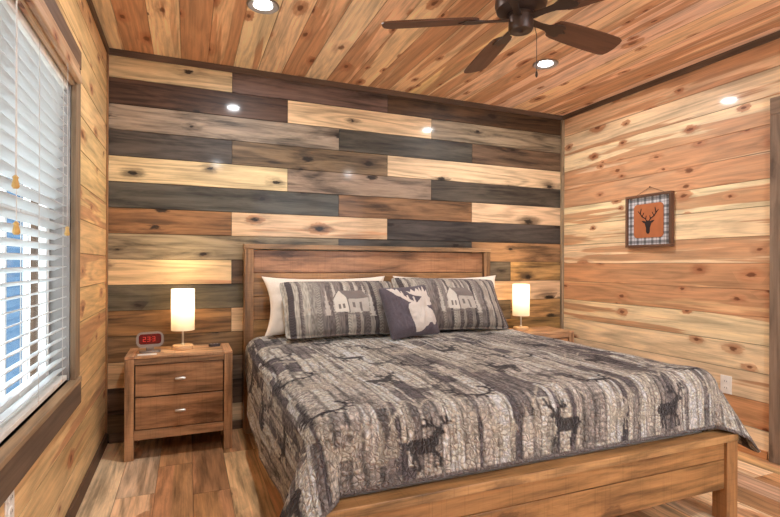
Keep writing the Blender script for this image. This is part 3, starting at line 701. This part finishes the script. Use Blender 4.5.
# ------------------------------------------------------------------ nightstands
NT = (150, 108, 78)
def nightstand(loc, label):
    """origin bottom centre; front towards -y"""
    r = empty('nightstand', loc, 0, label, 'nightstand', 'nightstands either side of the bed'); w2, d2, h = .302, .165, .615
    F_ = M['furn']
    for sx in (-1, 1):
        for sy in (-1, 1):
            m = MB(); xa = sx*(w2-.05); ya_ = sy*(d2-.05); m.box(xa, sx*w2, ya_, sy*d2, 0.001, h-.018, (166, 128, 94), 2, .003); m.build('leg', F_, r)
    m = MB(); m.box(-w2+.052, w2-.052, -d2, d2, h-.017, h, (190, 150, 112), 0, .003)
    for sx in (-1, 1): m.box(sx*(w2-.051), sx*w2, -d2, d2, h-.017, h, (184, 142, 106), 1, .003)
    m.build('top', F_, r)
    m = MB()
    for sx in (-1, 1): m.box(sx*(w2-.034), sx*(w2-.012), -d2+.051, d2-.051, .13, h-.018, (136, 94, 66), 1, .001)
    m.box(-w2+.034, w2-.034, d2-.03, d2-.01, .12, h-.018, (120, 84, 60), 0, .001)
    m.box(-w2+.034, w2-.034, -d2+.032, d2-.031, .12, .135, (120, 84, 60), 0, .001)
    m.box(-w2+.051, w2-.051, -d2+.030, -d2+.045, .17, h-.05, (40, 26, 20), 0, 0)
    m.build('case', F_, r)
    m = MB(); m.box(-w2+.051, w2-.051, -d2+.003, -d2+.029, h-.052, h-.0185, (168, 130, 96), 0, .002); m.build('top_rail', F_, r)
    m = MB(); m.box(-w2+.051, w2-.051, -d2+.003, -d2+.029, .118, .172, (170, 132, 98), 0, .002); m.build('bottom_rail', F_, r)
    mk = M.setdefault('nickel', plain('brushed_nickel', (205, 200, 192), .3, .85))
    for za, zb in ((.178, .364), (.371, .557)):
        m = MB(); m.box(-w2+.056, w2-.056, -d2+.009, -d2+.028, za, zb, (160, 120, 86), 0, .003); dw = m.build('drawer', F_, r)
        m = MB(); zc = (za+zb)/2+.005
        m.lathe([(.002, -.0305), (.0068, -.028), (.0092, -.018), (.0095, 0), (.0092, .018), (.0068, .028), (.002, .0305)], 14, (0, -d2-.014, zc), 'X')
        for sx in (-.016, .016): m.lathe([(.004, .018), (.0035, 0), (.0035, -.004), (.004, -.008)], 10, (sx, -d2-.006, zc), 'Y')
        m.build('handle', mk, dw, True)
    return r
nightstand((.447, -.215, 0), 'brown two-drawer nightstand left of the bed, its drawer fronts in full view')
nightstand((3.17, -.245, 0), 'brown nightstand right of the bed, mostly hidden behind the quilt')

# ------------------------------------------------------------------ table lamps
shm = D.materials.new('linen_lamp_shade'); shm.use_nodes = True; N = Nodes(shm); P = N.n['Principled BSDF']
P.inputs['Base Color'].default_value = (.85, .82, .76, 1); P.inputs['Roughness'].default_value = .9
tl = N.new('ShaderNodeBsdfTranslucent'); tl.inputs[0].default_value = (.95, .88, .78, 1); ms = N.new('ShaderNodeMixShader'); ms.inputs[0].default_value = .55
N.l.new(P.outputs[0], ms.inputs[1]); N.l.new(tl.outputs[0], ms.inputs[2]); N.l.new(ms.outputs[0], N.n['Material Output'].inputs[0])
bulbm = plain('warm_bulb', (255, 240, 220), .5, emit=(1, .82, .58), strength=7)
def table_lamp(loc, label):
    r = empty('table_lamp', loc, 0, label, 'lamp', 'bedside table lamps')
    m = MB(); m.lathe([(.058, .001), (.063, .004), (.064, .022), (.060, .028)], 40, tint=(216, 176, 132)); m.build('base', M['cedar'], r, True)
    m = MB(); m.lathe([(.014, .0285), (.014, .034), (.006, .040), (.006, .165), (.014, .168), (.014, .21)], 20); m.build('stem', M['nickel'], r, True)
    m = MB(); m.bm.free(); m = MB(); seg = 48; bm = m.bm; ro, ri = .070, .0685; z0, z1 = .122, .385
    rg = [[bm.verts.new((q*math.cos(2*PI*k/seg), q*math.sin(2*PI*k/seg), z)) for k in range(seg)] for q, z in ((ro, z0), (ro, z1), (ri, z1), (ri, z0))]
    for i in range(4):
        for k in range(seg): bm.faces.new((rg[i][k], rg[i][(k+1) % seg], rg[(i+1) % 4][(k+1) % seg], rg[(i+1) % 4][k]))
    sh = m.build('shade', shm, r, True)
    m = MB(); 
    for a in (0, 2*PI/3, 4*PI/3): m.tube([(.012*math.cos(a), .012*math.sin(a), .20), (.068*math.cos(a), .068*math.sin(a), .20)], .0015, 6)
    m.build('spider', M['nickel'], r)
    m = MB(); m.lathe([(.010, .211), (.020, .232), (.026, .258), (.022, .280), (.008, .292)], 20); b_ = m.build('bulb', bulbm, r, True); b_['label'] = 'glowing warm bulb inside the shade'
    ld = D.lights.new('bulb_light', 'POINT'); ld.energy = TABLE_LAMP_W; ld.color = (1, .78, .50); ld.shadow_soft_size = .03
    lo = D.objects.new('bulb_light', ld); COL.objects.link(lo); lo.parent = r; lo.location = (0, 0, .32)
    return r
table_lamp((.458, -.20, .615), 'lit table lamp with white cylinder shade beside the red alarm clock')
table_lamp((3.08, -.215, .615), 'lit table lamp with white cylinder shade on the right nightstand')

# ------------------------------------------------------------------ alarm clock, card, key remote
ck = empty('alarm_clock', (.272, -.262, .6155), math.radians(8), 'small silver framed alarm clock with a dark red display', 'clock')
def rrect(w_, h_, r, n=6, cx=0, cy=0):
    pts = []
    for sx, sy, a0 in ((1, 1, 0), (-1, 1, PI/2), (-1, -1, PI), (1, -1, 3*PI/2)):
        for k in range(n+1):
            a = a0+PI/2*k/n; pts.append((cx+sx*(w_/2-r)+r*math.cos(a), cy+sy*(h_/2-r)+r*math.sin(a)))
    return pts
yz = lambda a, b, h: (a, h, b)
silver = plain('clock_silver', (146, 134, 124), .35, .5); blk = plain('black_plastic', (28, 22, 24), .35)
m = MB(); m.prism(rrect(.145, .084, .030, cy=.080), -.004, .036, yz, bev=.004); m.build('body', blk, ck, True)
m = MB(); o1, i1 = rrect(.152, .092, .033, cy=.080), rrect(.126, .064, .018, cy=.083); bm = m.bm; n_ = len(o1)
R4 = [[bm.verts.new(yz(a, b, h)) for a, b in p] for p, h in ((o1, -.0045), (o1, -.012), (i1, -.012), (i1, -.0045))]
for i in range(4):
    for k in range(n_): bm.faces.new((R4[i][k], R4[i][(k+1) % n_], R4[(i+1) % 4][(k+1) % n_], R4[(i+1) % 4][k]))
m.build('bezel', silver, ck, True)
m = MB(); m.prism(rrect(.126, .064, .018, cy=.083), -.0085, -.0045, yz); scn = m.build('display', plain('dark_red_display', (74, 12, 16), .12, coat=.6, emit=(.25, .004, .008), strength=.12), ck)
dg = plain('red_digits', (200, 30, 20), .4, emit=(1, .05, .03), strength=.22)
SEG = {'a': (0, 1, 1, 1), 'b': (1, .5, 1, 1), 'c': (1, 0, 1, .5), 'd': (0, 0, 1, 0), 'e': (0, 0, 0, .5), 'f': (0, .5, 0, 1), 'g': (0, .5, 1, .5)}
def digit(ch, x0):
    for s_ in ch:
        a, b, c, d = SEG[s_]; xa, xb = x0+a*.013, x0+c*.013; za, zb = .070+b*.026, .070+d*.026
        m.box(min(xa, xb)-.0014, max(xa, xb)+.0014, -.0095, -.0086, min(za, zb)-.0014, max(za, zb)+.0014, bev=0)
m = MB(); digit('abged', -.038); digit('abcdg', -.014); digit('abcdg', .014)
for zz_ in (.077, .089): m.box(.004, .007, -.0095, -.0086, zz_, zz_+.003, bev=0)
m.build('digits', dg, scn)
m = MB(); m.prism(rrect(.12, .06, .02, cy=0), .0006, .012, lambda a, b, h: (a, b+.005, h), bev=.002); m.box(-.022, .022, .0, .026, .0118, .045); m.build('stand', silver, ck, True)
m = MB(); m.box(-.052, .052, -.022, .022, 0, .0015, bev=0); o = m.build('card', plain('white_card', (240, 236, 228), .6)); o.location = (.262, -.335, .6156); o.rotation_euler = (0, 0, .06); tag(o, 'white paper card lying in front of the alarm clock', 'card')
rk = empty('remote_control', (.652, -.16, .6155), math.radians(12), 'small dark remote control at the right edge of the left nightstand', 'remote')
m = MB(); m.prism(rrect(.075, .036, .014), 0, .016, bev=.003); m.build('body', plain('dark_grey_plastic', (52, 44, 48), .4), rk, True)
m = MB()
for k in range(3): m.lathe([(.005, .0161), (.005, .0175), (.003, .0182)], 12, (-.022+k*.02, 0, 0))
m.build('buttons', plain('pale_buttons', (190, 178, 180), .4), rk, True)

# ------------------------------------------------------------------ deer picture on the right wall
pc_ = empty('deer_picture', (W, -.945, 1.50), -PI/2, 'square picture with plaid border and dark deer head on rust leather', 'picture')
# local: x along wall towards the camera, y out of the wall is +... (room is at local -y)
m = MB(); a_ = .198
DF = (104, 74, 56)
for b in ((-a_, a_, a_-.018, a_), (-a_, a_, -a_, -a_+.018)): m.box(b[0], b[1], -.040, -.004, b[2], b[3], DF, 0, .002)
for sx in (-1, 1): m.box(sx*(a_-.018), sx*a_, -.040, -.004, -a_+.0185, a_-.0185, DF, 2, .002)
m.build('frame', M['trim'], pc_)
def c_plaid(x, y):
    x = x+0.; c = np.tile(L(206, 204, 206), (len(x), 1)); p = .064
    for k in (x, y-.18): 
        f = ((k/p) % 1.); c = np.where((np.abs(f-.5) < .17)[:, None], c*.42, c); c = np.where((np.abs(f-.04) < .04)[:, None], c*.6, c)
    return c
pf = lambda x, y: np.stack([x, np.full(len(x), -.022), y-.18], 1)
painted('plaid_mat', 130, 130, pf, c_plaid, .36, .36, M['cloth'], pc_, smooth=False)
m = MB(); m.prism(rrect(.255, .255, .03), -.0235, -.028, yz); m.build('leather_panel', plain('rust_leather', (176, 104, 62), .6), pc_)
# deer head cut from dark felt
m = MB(); S_ = .20
for p in BUCKHEAD['poly']: m.prism([((a-.5)*S_, (b-.5)*S_) for a, b in p], -.0285, -.0305, yz)
for p, wd in BUCKHEAD['st']:
    for (xa, za), (xb, zb) in zip(p[:-1], p[1:]):
        dx, dz = xb-xa, zb-za; l_ = math.hypot(dx, dz); nx_, nz_ = -dz/l_*wd*.8, dx/l_*wd*.8; ex, ez = dx/l_*wd*.5, dz/l_*wd*.5
        m.prism([((a-.5)*S_, (b-.5)*S_) for a, b in ((xa-ex+nx_, za-ez+nz_), (xa-ex-nx_, za-ez-nz_), (xb+ex-nx_*.7, zb+ez-nz_*.7), (xb+ex+nx_*.7, zb+ez+nz_*.7))], -.0285, -.0303, yz)
m.build('deer_head', plain('black_felt', (40, 26, 24), .8), pc_)
m = MB(); m.tube([(-.13, -.008, a_), (0, -.006, a_+.055), (.13, -.008, a_)], .0014, 6); m.lathe([(.003, -.002), (.003, -.012), (.006, -.014)], 10, (0, 0, a_+.055), 'Y'); m.build('hanging_wire', plain('wire_brown', (90, 66, 50), .5, .4), pc_)

# ------------------------------------------------------------------ outlets
wp = plain('white_plastic', (238, 234, 226), .35)
def outlet(loc, rz, label):
    r = empty('wall_outlet', loc, rz, label, 'outlet', 'white wall outlets')
    m = MB(); m.box(-.036, .036, -.006, -.0005, -.058, .058, bev=.002); pl = m.build('cover_plate', wp, r)
    for zc in (-.021, .021):
        m = MB(); m.prism(rrect(.034, .030, .010, cy=zc), -.0085, -.006, yz); s_ = m.build('socket', wp, r)
        m = MB(); m.box(-.008, -.0055, -.009, -.0084, zc-.004, zc+.005, bev=0); m.box(.0055, .008, -.009, -.0084, zc-.004, zc+.005, bev=0); m.build('slots', blk, s_)
outlet((W, -1.512, .397), -PI/2, 'white outlet low on the right wall beyond the bed corner')
outlet((0, -1.862, .452), PI/2, 'white outlet low on the left wall under the window')

# ------------------------------------------------------------------ ceiling lights
def downlight(x, y, label, k=1.0):
    r = empty('recessed_light', (x, y, H), 0, label, 'light', 'recessed ceiling lights')
    m = MB(); bm = m.bm; seg = 40; pr = [(.050, -.0005), (.084, -.0005), (.086, -.004), (.078, -.010), (.052, -.006)]
    rg = [[bm.verts.new((q*math.cos(2*PI*j/seg), q*math.sin(2*PI*j/seg), z)) for j in range(seg)] for q, z in pr]
    for i in range(5):
        for j in range(seg): bm.faces.new((rg[i][j], rg[i][(j+1) % seg], rg[(i+1) % 5][(j+1) % seg], rg[(i+1) % 5][j]))
    m.build('trim_ring', M['ring'], r, True)
    m = MB(); m.lathe([(.0495, -.0008), (.0495, -.0035)], 40); m.build('lens', M['lens'], r)
    ld = D.lights.new('downlight', 'AREA'); ld.shape = 'DISK'; ld.size = .095; ld.energy = DOWNLIGHT_W*k; ld.color = (.97, .985, 1.0); ld.spread = math.radians(178)
    lo = D.objects.new('downlight', ld); COL.objects.link(lo); lo.parent = r; lo.location = (0, 0, -.006)
M['ring'] = plain('dark_nickel_ring', (150, 140, 132), .3, .7)
M['lens'] = plain('lit_lens', (255, 255, 255), .5, emit=(.93, .96, 1), strength=10)
downlight(.852, -.93, 'bright recessed ceiling light above the left side of the bed')
downlight(2.755, -.90, 'bright recessed ceiling light past the fan on the right')
downlight(.852, -3.6, 'added unseen fill light behind the camera on the left'); downlight(2.755, -3.6, 'added unseen fill light behind the camera on the right')  # this pair is added out of view to fill the room with light

# ------------------------------------------------------------------ ceiling fan
fan = empty('ceiling_fan', (1.900, -1.755, H), 0, 'dark bronze five-blade ceiling fan with brown wooden blades', 'ceiling fan')
brz = plain('oil_rubbed_bronze', (74, 60, 54), .35, .55)
BZ = -.248
m = MB(); m.lathe([(.062, -.0005), (.066, -.012), (.055, -.045), (.030, -.062), (.016, -.066)], 40); m.build('canopy', brz, fan, True)
m = MB(); m.lathe([(.0125, -.060), (.0125, -.105)], 20); m.build('downrod', brz, fan, True)
m = MB(); m.lathe([(.020, -.095), (.045, -.100), (.092, -.118), (.114, -.145), (.118, -.185), (.110, -.212), (.085, -.226), (.066, -.232)], 48); m.build('motor_housing', brz, fan, True)
m = MB(); m.lathe([(.062, -.2325), (.066, -.240), (.056, -.246), (.056, -.300), (.050, -.308), (.014, -.310), (.009, -.314)], 40); m.build('switch_housing', brz, fan, True)
blm = wood('walnut_fan_blade', rough=.45, knot=0, grain=.3, streak=.2)
for k, ang in enumerate((6, 78, 151, 223, 295)):
    a = math.radians(ang); ir = empty('blade_assembly'); D.objects.remove(ir)
    pitch = math.radians(-14); rot = Matrix.Rotation(a, 4, 'Z') @ Matrix.Rotation(pitch, 4, 'X')
    m = MB(); pts = [(.205, -.050), (.235, -.058)] + [(.35, -.064), (.50, -.068), (.605, -.068)] + [(.630, -.060), (.642, -.040), (.645, 0), (.642, .040), (.630, .060)] + [(.605, .068), (.50, .068), (.35, .064), (.235, .058), (.205, .050), (.190, .03), (.190, -.03)]
    m.prism(pts, -.004, .004, None, 0, (98, 68, 52), .002); b_ = m.build('blade', blm, fan); b_.scale = (1.0, 1.0, 1.0); b_.matrix_local = Matrix.Translation((0, 0, BZ)) @ rot
    m = MB(); ip = [(.055, -.020), (.12, -.014), (.165, -.018), (.20, -.036), (.245, -.040), (.262, -.028), (.25, -.012), (.285, 0), (.25, .012), (.262, .028), (.245, .040), (.20, .036), (.165, .018), (.12, .014), (.055, .020)]
    m.prism(ip, -.010, -.0045, None, 0, bev=.001); m.build('blade_iron', brz, b_)
m = MB(); m.tube([(.046, -.040, -.290), (.052, -.048, -.34), (.052, -.048, -.505)], .0016, 6); m.lathe([(.002, .014), (.005, .008), (.006, -.006), (.003, -.014)], 12, (.052, -.048, -.515)); m.build('pull_chain', brz, fan, True)
